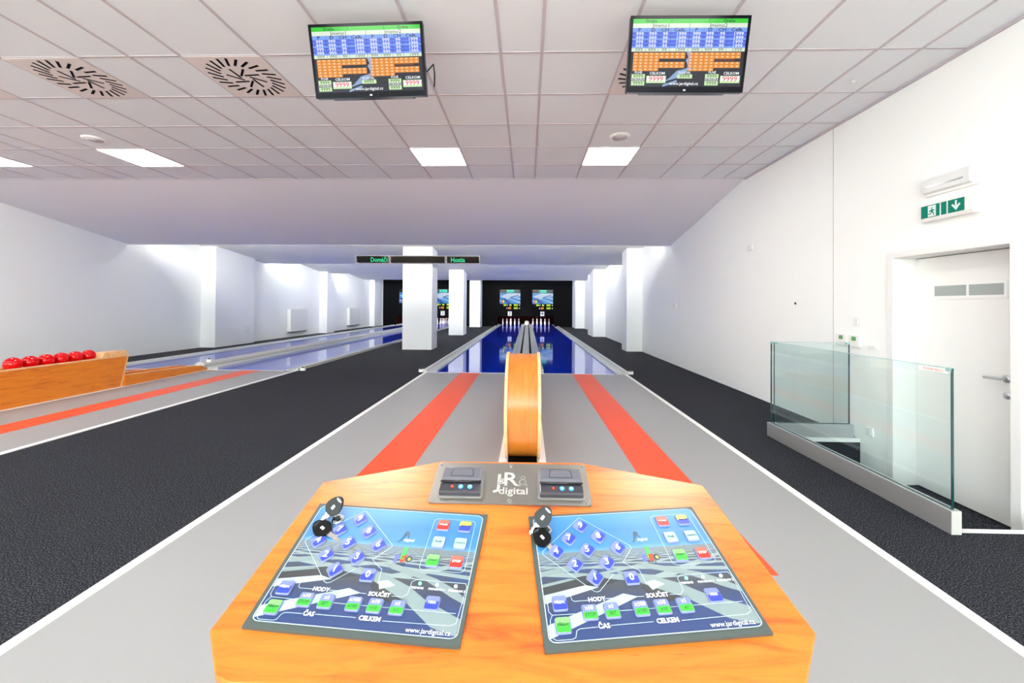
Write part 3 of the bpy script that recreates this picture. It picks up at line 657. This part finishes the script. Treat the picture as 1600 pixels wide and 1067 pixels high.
# ------------------------------------------------------------------ glass barrier
def barrier(p0, p1, lab, sticker=False, ext=0):
    p0, p1 = Vector(p0), Vector(p1); L_ = (p1-p0).length; ang = math.atan2((p1-p0).y, (p1-p0).x)
    t = thing('glass_barrier', lab, 'glass barrier', (p0.x, p0.y, 0), (0, 0, ang))
    b = MB(); b.box((-.02, -.028, 0), (L_+.02, .028, .128), M_alu); bevel(b.build('base_rail', t), .002)
    for xe in (-.021, L_+.02):
        b = MB(); b.box((xe, -.026, .002), (xe+.001, .026, .126), M_rail); b.build('end_cap', t)
    b = MB(); b.box((-ext, -.006, .128), (L_, .006, .895), M_glass)
    o = b.build('glass_pane', t)
    b = MB()
    for x in (-ext, L_-.003): b.box((x-.0005, -.0064, .128), (x+.0035, .0064, .897), M_gedge)
    b.box((0, -.0064, .8945), (L_, .0064, .897), M_gedge2); b.box((0, -.0064, .127), (L_, .0064, .1325), M_gedge)
    b.build('polished_edge', t)
    b = MB(); b.box((0, -.009, .86), (.05 if False else .001, .009, .86), M_alu)
    for x in ((-ext, .03-ext), (L_-.03, L_)): b.box((x[0], -.009, .878), (x[1], .009, .899), M_gedge2)
    b.build('corner_clip', t)
    if sticker:
        b = MB(); b.add([(.02, -.0068, .845), (.20, -.0068, .845), (.20, -.0068, .875), (.02, -.0068, .875)], [(0, 1, 2, 3)], M_whp)
        return t, b
    return t
t = barrier((2.33, 2.33, 0), (2.33, 4.01, 0), 'long glass barrier on an aluminium base rail beside the carpet', False)
b = MB(); b.add([(.015, .0068, .865), (.19, .0068, .865), (.19, .0068, .888), (.015, .0068, .888)], [(0, 1, 2, 3)], M_whp)
b.text('POZOR SKLO !', .018, lambda x, z: (.10-x, .0075, .876+z), mat('red_ink', (205, 60, 70), .5), bold=.01); b.build('warning_sticker', t)
barrier((2.385, 4.0, 0), (3.05, 4.0, 0), 'short glass barrier closing the stair opening against the wall', False, .035)
# ------------------------------------------------------------------ control console
A_ = .3374; ca, sa = cos(A_), sin(A_); CO = Vector((0, .6, .88808)); EY = Vector((0, ca, sa)); EN = Vector((0, -sa, ca))
con = thing('control_console', 'octagonal orange wooden control console with two blue keypads', 'control console', (0, .6, 0))
CL = CO-Vector((0, .6, 0))
def C3(x, q, h=0): return tuple(CL+Vector((x, 0, 0))+EY*q+EN*h)
outline = [(-.154, .159), (.096, .162), (.297, .1126), (.336, -.1173), (.292, -.170), (.27, -.184), (-.31, -.184), (-.329, -.1781), (-.368, -.1335), (-.346, .103)]
b = MB(); n = len(outline); top = [C3(x, q, 0) for x, q in outline]; bot = [C3(x, q, -.03) for x, q in outline]
b.add(top+bot, [tuple(range(n))[::-1], tuple(range(n, 2*n))]+[(i, (i+1) % n, n+(i+1) % n, n+i) for i in range(n)], M_wood)
bevel(b.build('tabletop', con), .002, 2)
b = MB(); ins = [(x*.97, (q+.012)*.95-.012) for x, q in outline]
tp = [C3(x, q, -.031) for x, q in ins]; bt = [(p[0], p[1], .009) for p in tp]
b.add(tp+bt, [tuple(range(n))[::-1], tuple(range(n, 2*n))]+[(i, (i+1) % n, n+(i+1) % n, n+i) for i in range(n)], M_woodb); b.build('cabinet_body', con)
# steel plate
b = MB(); b.T = C3
b.prism(rrect(-.157, .060, .105, .153, .006), .0003, .0022, M_brush); pl = b.build('steel_plate', con)
for x, q in [(-.151, .1461), (-.027, .1478), (.099, .1475), (.099, .0665), (-.026, .0660), (-.151, .0650)]:
    b = MB(); b.T = C3; b.prism([(x+.0032*cos(k*pi/8), q+.0032*sin(k*pi/8)) for k in range(16)], .0022, .0038, M_chrome)
    b.prism([(x+.0012*cos(k*pi/3), q+.0012*sin(k*pi/3)) for k in range(6)], .0038, .0040, M_ink); b.build('screw', pl)
b = MB()
def PT(x0, q0, h=.0025, r=0): return lambda x, y: C3(x0+x*cos(r)-y*sin(r), q0+x*sin(r)+y*cos(r), h)
b.text('J', .046, PT(-.046, .108), M_etch, bold=.005); b.text('R', .044, PT(-.027, .113), M_etch, bold=.012); b.text('&', .024, PT(-.041, .108, .0027), M_brush, bold=.0); b.text('&', .020, PT(-.0405, .108, .0029), M_etch, bold=.0)
b.text('digital', .021, PT(-.021, .0875), M_etch, bold=.012)
b.T = C3   # small line-drawn bowler figure
cc = lambda x, q, r, k=14: [(x+r*cos(2*pi*i/k), q+r*sin(2*pi*i/k)) for i in range(k)]
b.T = None
b.stroke(cc(-.0055, .118, .0035), .0009, M_etch, lambda x, y: C3(x, y, .0026), True); b.stroke(cc(-.006, .108, .0055), .0009, M_etch, lambda x, y: C3(x, y, .0026), True)
b.stroke([(-.010, .104), (-.013, .0995), (-.009, .0995)], .0009, M_etch, lambda x, y: C3(x, y, .0026)); b.stroke([(-.002, .104), (.0005, .0998), (.003, .102)], .0009, M_etch, lambda x, y: C3(x, y, .0026))
b.build('engraving', pl)
# printers
def printer(x0, x1, lab):
    q0, q1 = .074, .1315
    b = MB(); b.T = C3
    b.prism(rrect(x0-.003, q0-.003, x1+.003, q1+.003, .004), .0022, .0032, M_shine); pr = b.build('printer', con)
    b = MB()
    def sec(x): return [C3(x, q0, .003), C3(x, q0, .0095), C3(x, q0+.003, .0115), C3(x, q0+.019, .0125), C3(x, q0+.019, .003)]
    b.extrude(sec(x0), (x1-x0, 0, 0), M_smoke); bevel(b.build('front_housing', pr), .0012)
    b = MB()
    def sec2(x): return [C3(x, q0+.0215, .003), C3(x, q0+.0215, .0155), C3(x, q0+.026, .017), C3(x, q1-.005, .0155), C3(x, q1, .010), C3(x, q1, .003)]
    b.extrude(sec2(x0+.001), (x1-x0-.002, 0, 0), M_smoke2); bevel(b.build('paper_lid', pr), .0015)
    b = MB(); xm = (x0+x1)/2; hh = lambda q: .0174-(q-(q0+.026))/(q1-.005-q0-.026)*.0015
    pts = [(xm-.019, q0+.030), (xm+.019, q0+.030), (xm+.017, q0+.046), (xm+.010, q0+.050), (xm-.010, q0+.050), (xm-.017, q0+.046)]
    b.add([C3(x, q, hh(q)) for x, q in pts], [tuple(range(6))], M_smoke2)
    b.stroke(pts, .0007, M_smoke, lambda x, y: C3(x, y, hh(y)+.0002), True); b.build('lid_catch', pr)
    b = MB()
    p0 = Vector(C3(x0, q0+.0202, .0145)); p1 = Vector(C3(x1, q0+.0202, .0145)); b.tube([p0, p1], .0018, M_blk, 10); b.build('tear_bar', pr)
    for dx, r, mt in ((-.013, .0022, M_redbtn), (.001, .0040, M_lampbtn), (.016, .0040, M_lampbtn)):
        b = MB(); b.T = C3
        b.prism(cc(xm+dx, q0+.0105, r), .0118, .0135, mt)
        b.T = None
        if r > .003: b.text('»' if dx < .01 else '≡', .007, PT(xm+dx, q0+.0105, .0137), M_white, bold=.02)
        b.build('button', pr)
    return pr
printer(-.1415, -.0745, 'a'); printer(.0225, .0925, 'b')
# keypads ------------------------------------------------------------
def solve(A, B):
    n_ = len(B); A = [r[:]+[B[i]] for i, r in enumerate(A)]
    for i in range(n_):
        p = max(range(i, n_), key=lambda r: abs(A[r][i])); A[i], A[p] = A[p], A[i]
        for r in range(n_):
            if r != i:
                f = A[r][i]/A[i][i]; A[r] = [a-f*c for a, c in zip(A[r], A[i])]
    return [A[i][n_]/A[i][i] for i in range(n_)]
def homog(dst):   # unit square corners (0,1),(1,1),(1,0),(0,0) -> dst
    A, B = [], []
    for (x, y), (X, Y) in zip([(0, 1), (1, 1), (1, 0), (0, 0)], dst):
        A += [[x, y, 1, 0, 0, 0, -X*x, -X*y], [0, 0, 0, x, y, 1, -Y*x, -Y*y]]; B += [X, Y]
    a, b_, c, d_, e, f, g, h_ = solve(A, B)
    return lambda u, v: ((a*u+b_*v+c)/(g*u+h_*v+1), (d_*u+e*v+f)/(g*u+h_*v+1))
AR = 1.41
def pad_material():
    m = mat('keypad_print', (40, 80, 130), .33, spec=.8)
    tc = N(m, 'ShaderNodeTexCoord'); sp = N(m, 'ShaderNodeSeparateXYZ'); LK(m, tc.outputs['UV'], sp.inputs[0])
    U, V = sp.outputs[0], sp.outputs[1]
    def MT(op, a, b_=None, c=None):
        n_ = N(m, 'ShaderNodeMath', operation=op)
        for i, x in enumerate((a, b_, c)):
            if x is None: continue
            if isinstance(x, (int, float)): n_.inputs[i].default_value = x
            else: LK(m, x, n_.inputs[i])
        return n_.outputs[0]
    def mix(f, a, c):
        x = N(m, 'ShaderNodeMixRGB'); LK(m, f, x.inputs[0])
        for i, q in ((1, a), (2, c)):
            if isinstance(q, tuple): x.inputs[i].default_value = (*S(q), 1)
            else: LK(m, q, x.inputs[i])
        return x.outputs[0]
    sky = ramp(m, V, [(.60, (112, 156, 182)), (.68, (44, 116, 172)), (.82, (34, 106, 166)), (1, (56, 128, 180))])
    dep = MT('DIVIDE', .16, MT('MAXIMUM', MT('SUBTRACT', .655, V), .006))
    xx = MT('MULTIPLY', MT('SUBTRACT', U, .42), dep)
    s1 = MT('FRACT', MT('ADD', MT('MULTIPLY', dep, 3.1), MT('MULTIPLY', xx, 2.1)))
    s2 = MT('FRACT', MT('SUBTRACT', MT('MULTIPLY', dep, 2.3), MT('MULTIPLY', xx, 2.9)))
    l1 = MT('LESS_THAN', s1, .42); l2 = MT('LESS_THAN', s2, .26)
    fade = MT('GREATER_THAN', V, .40)          # printed lattice only in the distance, broad bands are separate shapes
    n_ = noise(m, coords(m, (1, 1, 1), 'UV'), 9, 3)
    g = ramp(m, n_, [(.35, (50, 56, 60)), (.6, (30, 60, 106)), (.8, (66, 74, 78))])
    low = mix(MT('MULTIPLY', MT('MAXIMUM', l1, l2), fade), g, (122, 138, 140))
    navy = ramp(m, V, [(0, (24, 50, 100)), (.2, (28, 52, 100)), (.36, (46, 52, 64)), (.45, (56, 62, 68))])
    low2 = mix(fade, navy, low)
    c = mix(MT('GREATER_THAN', V, .645), low2, sky)
    LK(m, c, bsdf(m).inputs['Base Color']); return m
M_pad = pad_material()
M_padedge = mat('keypad_rim', (66, 76, 74), .4); M_band = mat('print_band_pale', (118, 134, 136), .4); M_band2 = mat('print_band_white', (158, 172, 178), .4); M_pdark = mat('print_dark', (52, 54, 58), .35)
M_kedge = mat('key_rim', (112, 120, 162), .35); M_line = mat('print_line', (176, 198, 212), .35)
def keypad(quad, name):
    Hm = homog(quad)
    def P(h): return lambda u, v: C3(*Hm(u, v), h)
    Pg = lambda u, v, h: C3(*Hm(u, v), h)
    b = MB(); b.T = Pg; b.prism([(0, 0), (1, 0), (1, 1), (0, 1)], .0003, .0045, M_padedge); b.T = None
    b.v = b.v; pad = b.build('keypad', con)
    # printed sheet with uv
    me = bpy.data.meshes.new('keypad_sheet'); G = 12; bm = bmesh.new(); uvl = bm.loops.layers.uv.new('UVMap')
    rr2 = rrect(.026*1, .045, .978, .975, .03, 5)
    f = bm.faces.new([bm.verts.new(Pg(u, v, .0047)) for u, v in rr2])
    for lp, (u, v) in zip(f.loops, rr2): lp[uvl].uv = (u, v)
    bm.to_mesh(me); bm.free(); me.materials.append(M_pad)
    sheet = bpy.data.objects.new('printed_sheet', me); COL.objects.link(sheet); sheet.parent = pad
    b = MB(); h1 = .00485
    for pts, mt in (([(.028, .40), (.24, .45), (.42, .40), (.30, .36), (.028, .28)], M_pdark), ([(.028, .332), (.235, .382), (.299, .361), (.028, .274)], M_band2), ([(.028, .144), (.406, .307), (.473, .28), (.028, .064)], M_band2),
                    ([(.028, .406), (.162, .437), (.20, .429), (.028, .385)], M_band), ([(.028, .50), (.169, .53), (.30, .515), (.028, .46)], M_band), ([(.50, .40), (.44, .33), (.70, .20), (.90, .05), (.60, .10)][:0] or [(.50, .34), (.56, .40), (.66, .33), (.76, .23), (.56, .24)], M_pdark),
                    ([(.40, .47), (.558, .428), (.70, .35), (.784, .276), (.975, .165), (.975, .062), (.958, .06), (.849, .101), (.704, .241), (.537, .352), (.44, .42)], M_band),
                    ([(.52, .51), (.581, .513), (.824, .42), (.927, .353), (.976, .303), (.976, .262), (.911, .30), (.771, .40), (.575, .470)], M_band),
                    ([(.535, .372), (.581, .385), (.625, .351), (.554, .315)], M_band2)):
        b.add([P(h1)(u, v) for u, v in pts], [tuple(range(len(pts)))], mt); h1 += .00002
    L2 = lambda pts, wd=.0035, closed=False: b.stroke([(u*AR, v) for u, v in pts], wd, M_line, lambda x, y: P(.0052)(x/AR, y), closed)
    L2(rrect(.024, .043, .980, .977, .035, 5), .0055, True)
    L2([(.39, .446), (.30, .335), (.285, .328), (.27, .335), (.052, .633), (.052, .66), (.29, .948), (.30, .948), (.53, .66), (.53, .64), (.459, .53), (.508, .476), (.527, .462), (.535, .36)])
    L2([(.039, .30), (.039, .225), (.052, .202), (.159, .199), (.455, .197), (.95, .197)]); L2([(.153, .314), (.155, .29), (.165, .278), (.234, .278)]); L2([(.311, .28), (.40, .28)])
    L2([(.045, .10), (.045, .065), (.057, .055), (.125, .055), (.14, .063), (.15, .10), (.165, .11), (.245, .112)]); L2([(.306, .115), (.498, .117)]); L2([(.04, .14), (.04, .17), (.052, .20)])
    L2([(.627, .111), (.935, .118), (.962, .135), (.975, .38), (.966, .404), (.72, .404), (.70, .385), (.70, .30), (.68, .275), (.626, .276)]); L2([(.42, .28), (.50, .277)])
    L2(rrect(.712, .48, .945, .925, .03, 4), .003, True)
    def TX_(s_, u, v, size, mt=M_white, bold=.02, sh=0): b.text(s_, size, lambda x, y: P(.0053)(u+x/AR, v+y), mt, bold=bold, font_shear=sh)
    for s_, u, v in (('HODY', .273, .28), ('ČAS', .275, .114), ('SOUČET', .565, .278), ('CELKEM', .565, .117)): TX_(s_, u, v, .040, bold=.03)
    TX_('www.jardigital.cz', .846, .071, .042, bold=.0); 
    for s_, u in (('TRENING', .735), ('PROGRAM 1', .832), ('PROGRAM 2', .930)): TX_(s_, u, .346, .021, bold=.02)
    TX_('J', .565, .735, .085, mat('logo_grey', (70, 80, 90), .4), .0, .3); TX_('R', .59, .755, .075, mat('logo_grey', (70, 80, 90), .4), .01); TX_('digital', .61, .71, .035, M_white, .0)
    for c_, u, v, du, dv in (((60, 190, 80), .607, .60, .010, .05), ((90, 100, 190), .575, .555, .010, .03), ((225, 60, 40), .612, .555, .012, .028)):
        mm = mat('logo_colour', c_, .4); b.add([P(.0053)(u-du, v-dv), P(.0053)(u+du, v-dv), P(.0053)(u+du+.006, v+dv), P(.0053)(u-du+.006, v+dv)], [(0, 1, 2, 3)], mm)
    b.add([P(.0053)(.645+.017*cos(k*pi/8), .555+.026*sin(k*pi/8)) for k in range(16)], [tuple(range(16))], mat('logo_dark', (60, 66, 70), .4)); b.add([P(.0054)(.647+.008*cos(k*pi/3), .553+.013*sin(k*pi/3)) for k in range(6)], [tuple(range(6))], M_kyel)
    TX_('K.C.Z', .612, .512, .025, M_ink)
    b.build('printing', pad)
    def key(u, v, top, bottom, txt, txt2=None, diamond=False, hu=.034, hv=.047, tcol=M_white, tcol2=M_ink, size=.05):
        b = MB(); rr3 = rrect(-hv, -hv, hv, hv, hv*.35, 4)     # in height units
        if not diamond: rr3 = rrect(-hu*AR, -hv, hu*AR, hv, hv*.3, 4)
        rot = pi/4 if diamond else 0
        def K(x, y, h): return P(h)(u+(x*cos(rot)-y*sin(rot))/AR, v+(x*sin(rot)+y*cos(rot)))
        n_ = len(rr3)
        def ring(s_, h): return [K(x*s_, y*s_, h) for x, y in rr3]
        A0, A1, A2, A3 = ring(1.05, .0049), ring(1.0, .0066), ring(.93, .0074), ring(.80, .0078)
        for a, c_, mt in ((A0, A1, M_kedge), (A1, A2, M_kedge)):
            b.add(a+c_, [(i, (i+1) % n_, n_+(i+1) % n_, n_+i) for i in range(n_)], mt, True)
        # top face: two tones, split by a gentle arc
        sp = 0.0
        inner = [(x*.92, y*.92) for x, y in rr3]
        up_ = [(x, y) for x, y in inner if y >= 0]; lo_ = [(x, y) for x, y in inner if y < 0]
        W2 = max(x for x, y in inner)
        def face(pts, mt, h): b.add([K(x, y, h) for x, y in pts], [tuple(range(len(pts)))], mt)
        face(inner, bottom, .00745)
        arc = [(-W2, -.004), (-W2*.4, .006 if txt2 is None else -.001), (W2*.4, .002 if txt2 is None else -.001), (W2, .012 if txt2 is None else -.001)]
        face([p for p in up_ if p[1] > .013]+arc, top, .0076)
        def KT(dy, h=.0078): return lambda x, y: P(h)(u+x/AR, v+dy+y)
        if txt2 is None: b.text(txt, size, KT(0), tcol, bold=.02)
        else: b.text(txt, size, KT(.021), tcol, bold=.02); b.text(txt2, size*.85, KT(-.021), tcol2, bold=.0)
        b.build('key_button', pad)
    for s_, u, v in (('9', .289, .864), ('7', .206, .755), ('8', .372, .757), ('4', .123, .647), ('5', .290, .646), ('6', .457, .647), ('2', .207, .534), ('3', .374, .535), ('1', .292, .426)):
        key(u, v, M_kblue2, M_kblue, s_, diamond=True, hv=.0465, size=.072)
    key(.472, .406, M_kblue2, M_kblue, '0', size=.07)
    key(.096, .269, M_kblue2, M_kblue, 'PŘEDV.', size=.022); key(.093, .134, M_kgreen2, M_kgreen, 'PŘEDV', size=.024, tcol=M_ink); key(.830, .247, M_kblue2, M_kblue, 'HRA', size=.026)
    for u, a, c_ in ((.225, 'x10', 'STOP'), (.328, 'x1', 'SET'), (.464, 'x100', 'x100'), (.566, 'x10', 'x10'), (.673, 'x1', 'x1')): key(u, .20, M_kblue2, M_kgreen, a, c_, size=.036)
    key(.771, .860, M_kred2, M_kred, 'VYMAZ', size=.019); key(.893, .861, M_kyel, M_kblue, 'PORUCHA', size=.015, tcol=M_ink); key(.772, .707, M_kcyan, M_kcyan, 'PLNÉ', size=.022, tcol=M_ink); key(.890, .708, M_kcyan, M_kcyan, 'DORÁŽKA', size=.016, tcol=M_ink)
    key(.771, .552, M_kgreen2, M_kgreen, 'ŠTART', size=.022, tcol=M_ink); key(.895, .555, M_kred2, M_kred, 'STOP', size=.026)
    for i, u in enumerate((.743, .828, .921)):
        b = MB(); b.T = Pg; b.prism([(u+.008*cos(k*pi/6), .378+.011*sin(k*pi/6)) for k in range(12)], .0048, .0062, M_ledg if i == 0 else M_led); b.build('indicator', pad)
    return Hm
keypad([(-.326, .0518), (-.059, .037), (-.073, -.1461), (-.33, -.1316)], 'a')
keypad([(.004, .0351), (.259, .0604), (.284, -.1218), (.022, -.1484)], 'b')
# locks and keys
M_keyb = mat('key_black', (6, 6, 7), .35, spec=.25); M_keyw = mat('key_label', (230, 232, 236), .4)
def lock(x, q):
    b = MB(); b.T = C3
    b.prism(cc(x, q, .0085, 24), .0047, .0065, M_chrome); b.prism(cc(x, q, .0068, 24), .0065, .0092, M_chrome); b.prism(cc(x, q, .0042, 16), .0092, .0094, M_ink)
    o = b.build('key_lock', con); return o
lock(.029, .0095); lock(-.2835, .0205)
def cabinet_key(pos, mtx, lab, blade=True, ln=.026):
    t = thing('cabinet_key', lab, 'key', (0, 0, 0)); t.matrix_world = Matrix.Translation(Vector((0, .6, 0))+Vector(C3(*pos))) @ mtx.to_4x4()
    # bow: in local xy plane, blade towards -x
    t.scale = (1.28, 1.28, 1.28)
    out = [(.0125*cos(a)*(1 if cos(a) > 0 else .85), .0095*sin(a)*(1-.18*cos(a))) for a in [2*pi*k/24 for k in range(24)]]
    b = MB(); b.prism(out, -.002, .002, M_keyb); bevel(b.build('bow', t), .0012)
    b = MB(); b.prism(rrect(-.0035, -.0015, .0015, .0015, .0006), .0019, .0022, M_keyw); b.prism([(.0088+.0014*cos(k*pi/6), .0042*sin(k*pi/6)) for k in range(12)], .0016, .00215, M_smoke); b.build('bow_label', t)
    if blade:
        b = MB(); b.extrude([(-.010, -.0028, -.0006), (-.010-ln, -.0022, -.0006), (-.012-ln, .0, -.0006), (-.010-ln, .0022, -.0006), (-.010-ln*.7, .0016, -.0006), (-.010-ln*.6, .0026, -.0006), (-.010-ln*.4, .0018, -.0006), (-.010-ln*.2, .0028, -.0006), (-.010, .0028, -.0006)], (0, 0, .0012), M_chrome); b.build('blade', t)
    return t
base = Matrix(((1, 0, 0), (0, ca, -sa), (0, sa, ca)))          # console plane axes as columns
def orient(dx, dn):
    """columns: local x -> dx, local z -> dn, both given in console axes"""
    X_ = (base @ Vector(dx)).normalized(); Z_ = (base @ Vector(dn)); Z_ = (Z_-X_*Z_.dot(X_)).normalized(); Y_ = Z_.cross(X_)
    return Matrix((X_, Y_, Z_)).transposed()
cabinet_key((.0255, .0185, .022), orient((.62, .42, .62), (-.15, -.8, .55)), 'black-headed key standing in the lock of the keypad with unhidden digits, near the plate end', True, .012)
cabinet_key((.0225, -.0055, .0085), orient((-.62, .70, .12), (.05, -.1, 1)), 'black-headed key lying by digit four, its blade pointing at that key', True, .022)
cabinet_key((-.290, .0295, .022), orient((.62, .42, .62), (-.15, -.8, .55)), 'x', True, .012)
cabinet_key((-.298, .0015, .0085), orient((-.85, .45, .12), (.05, -.1, 1)), 'y', True, .022)
kk = [o for o in COL.objects if o.name.startswith('cabinet_key')]
for o, l_ in zip(kk, ('black key upright in the chrome lock of the keypad beside the console middle', 'black key lying flat on the keypad beside the console middle',
                      'black key upright in the chrome lock at the outer corner of the other keypad', 'black key lying flat near the outer corner of the other keypad')):
    o['label'] = l_; o['group'] = 'keys on the console'
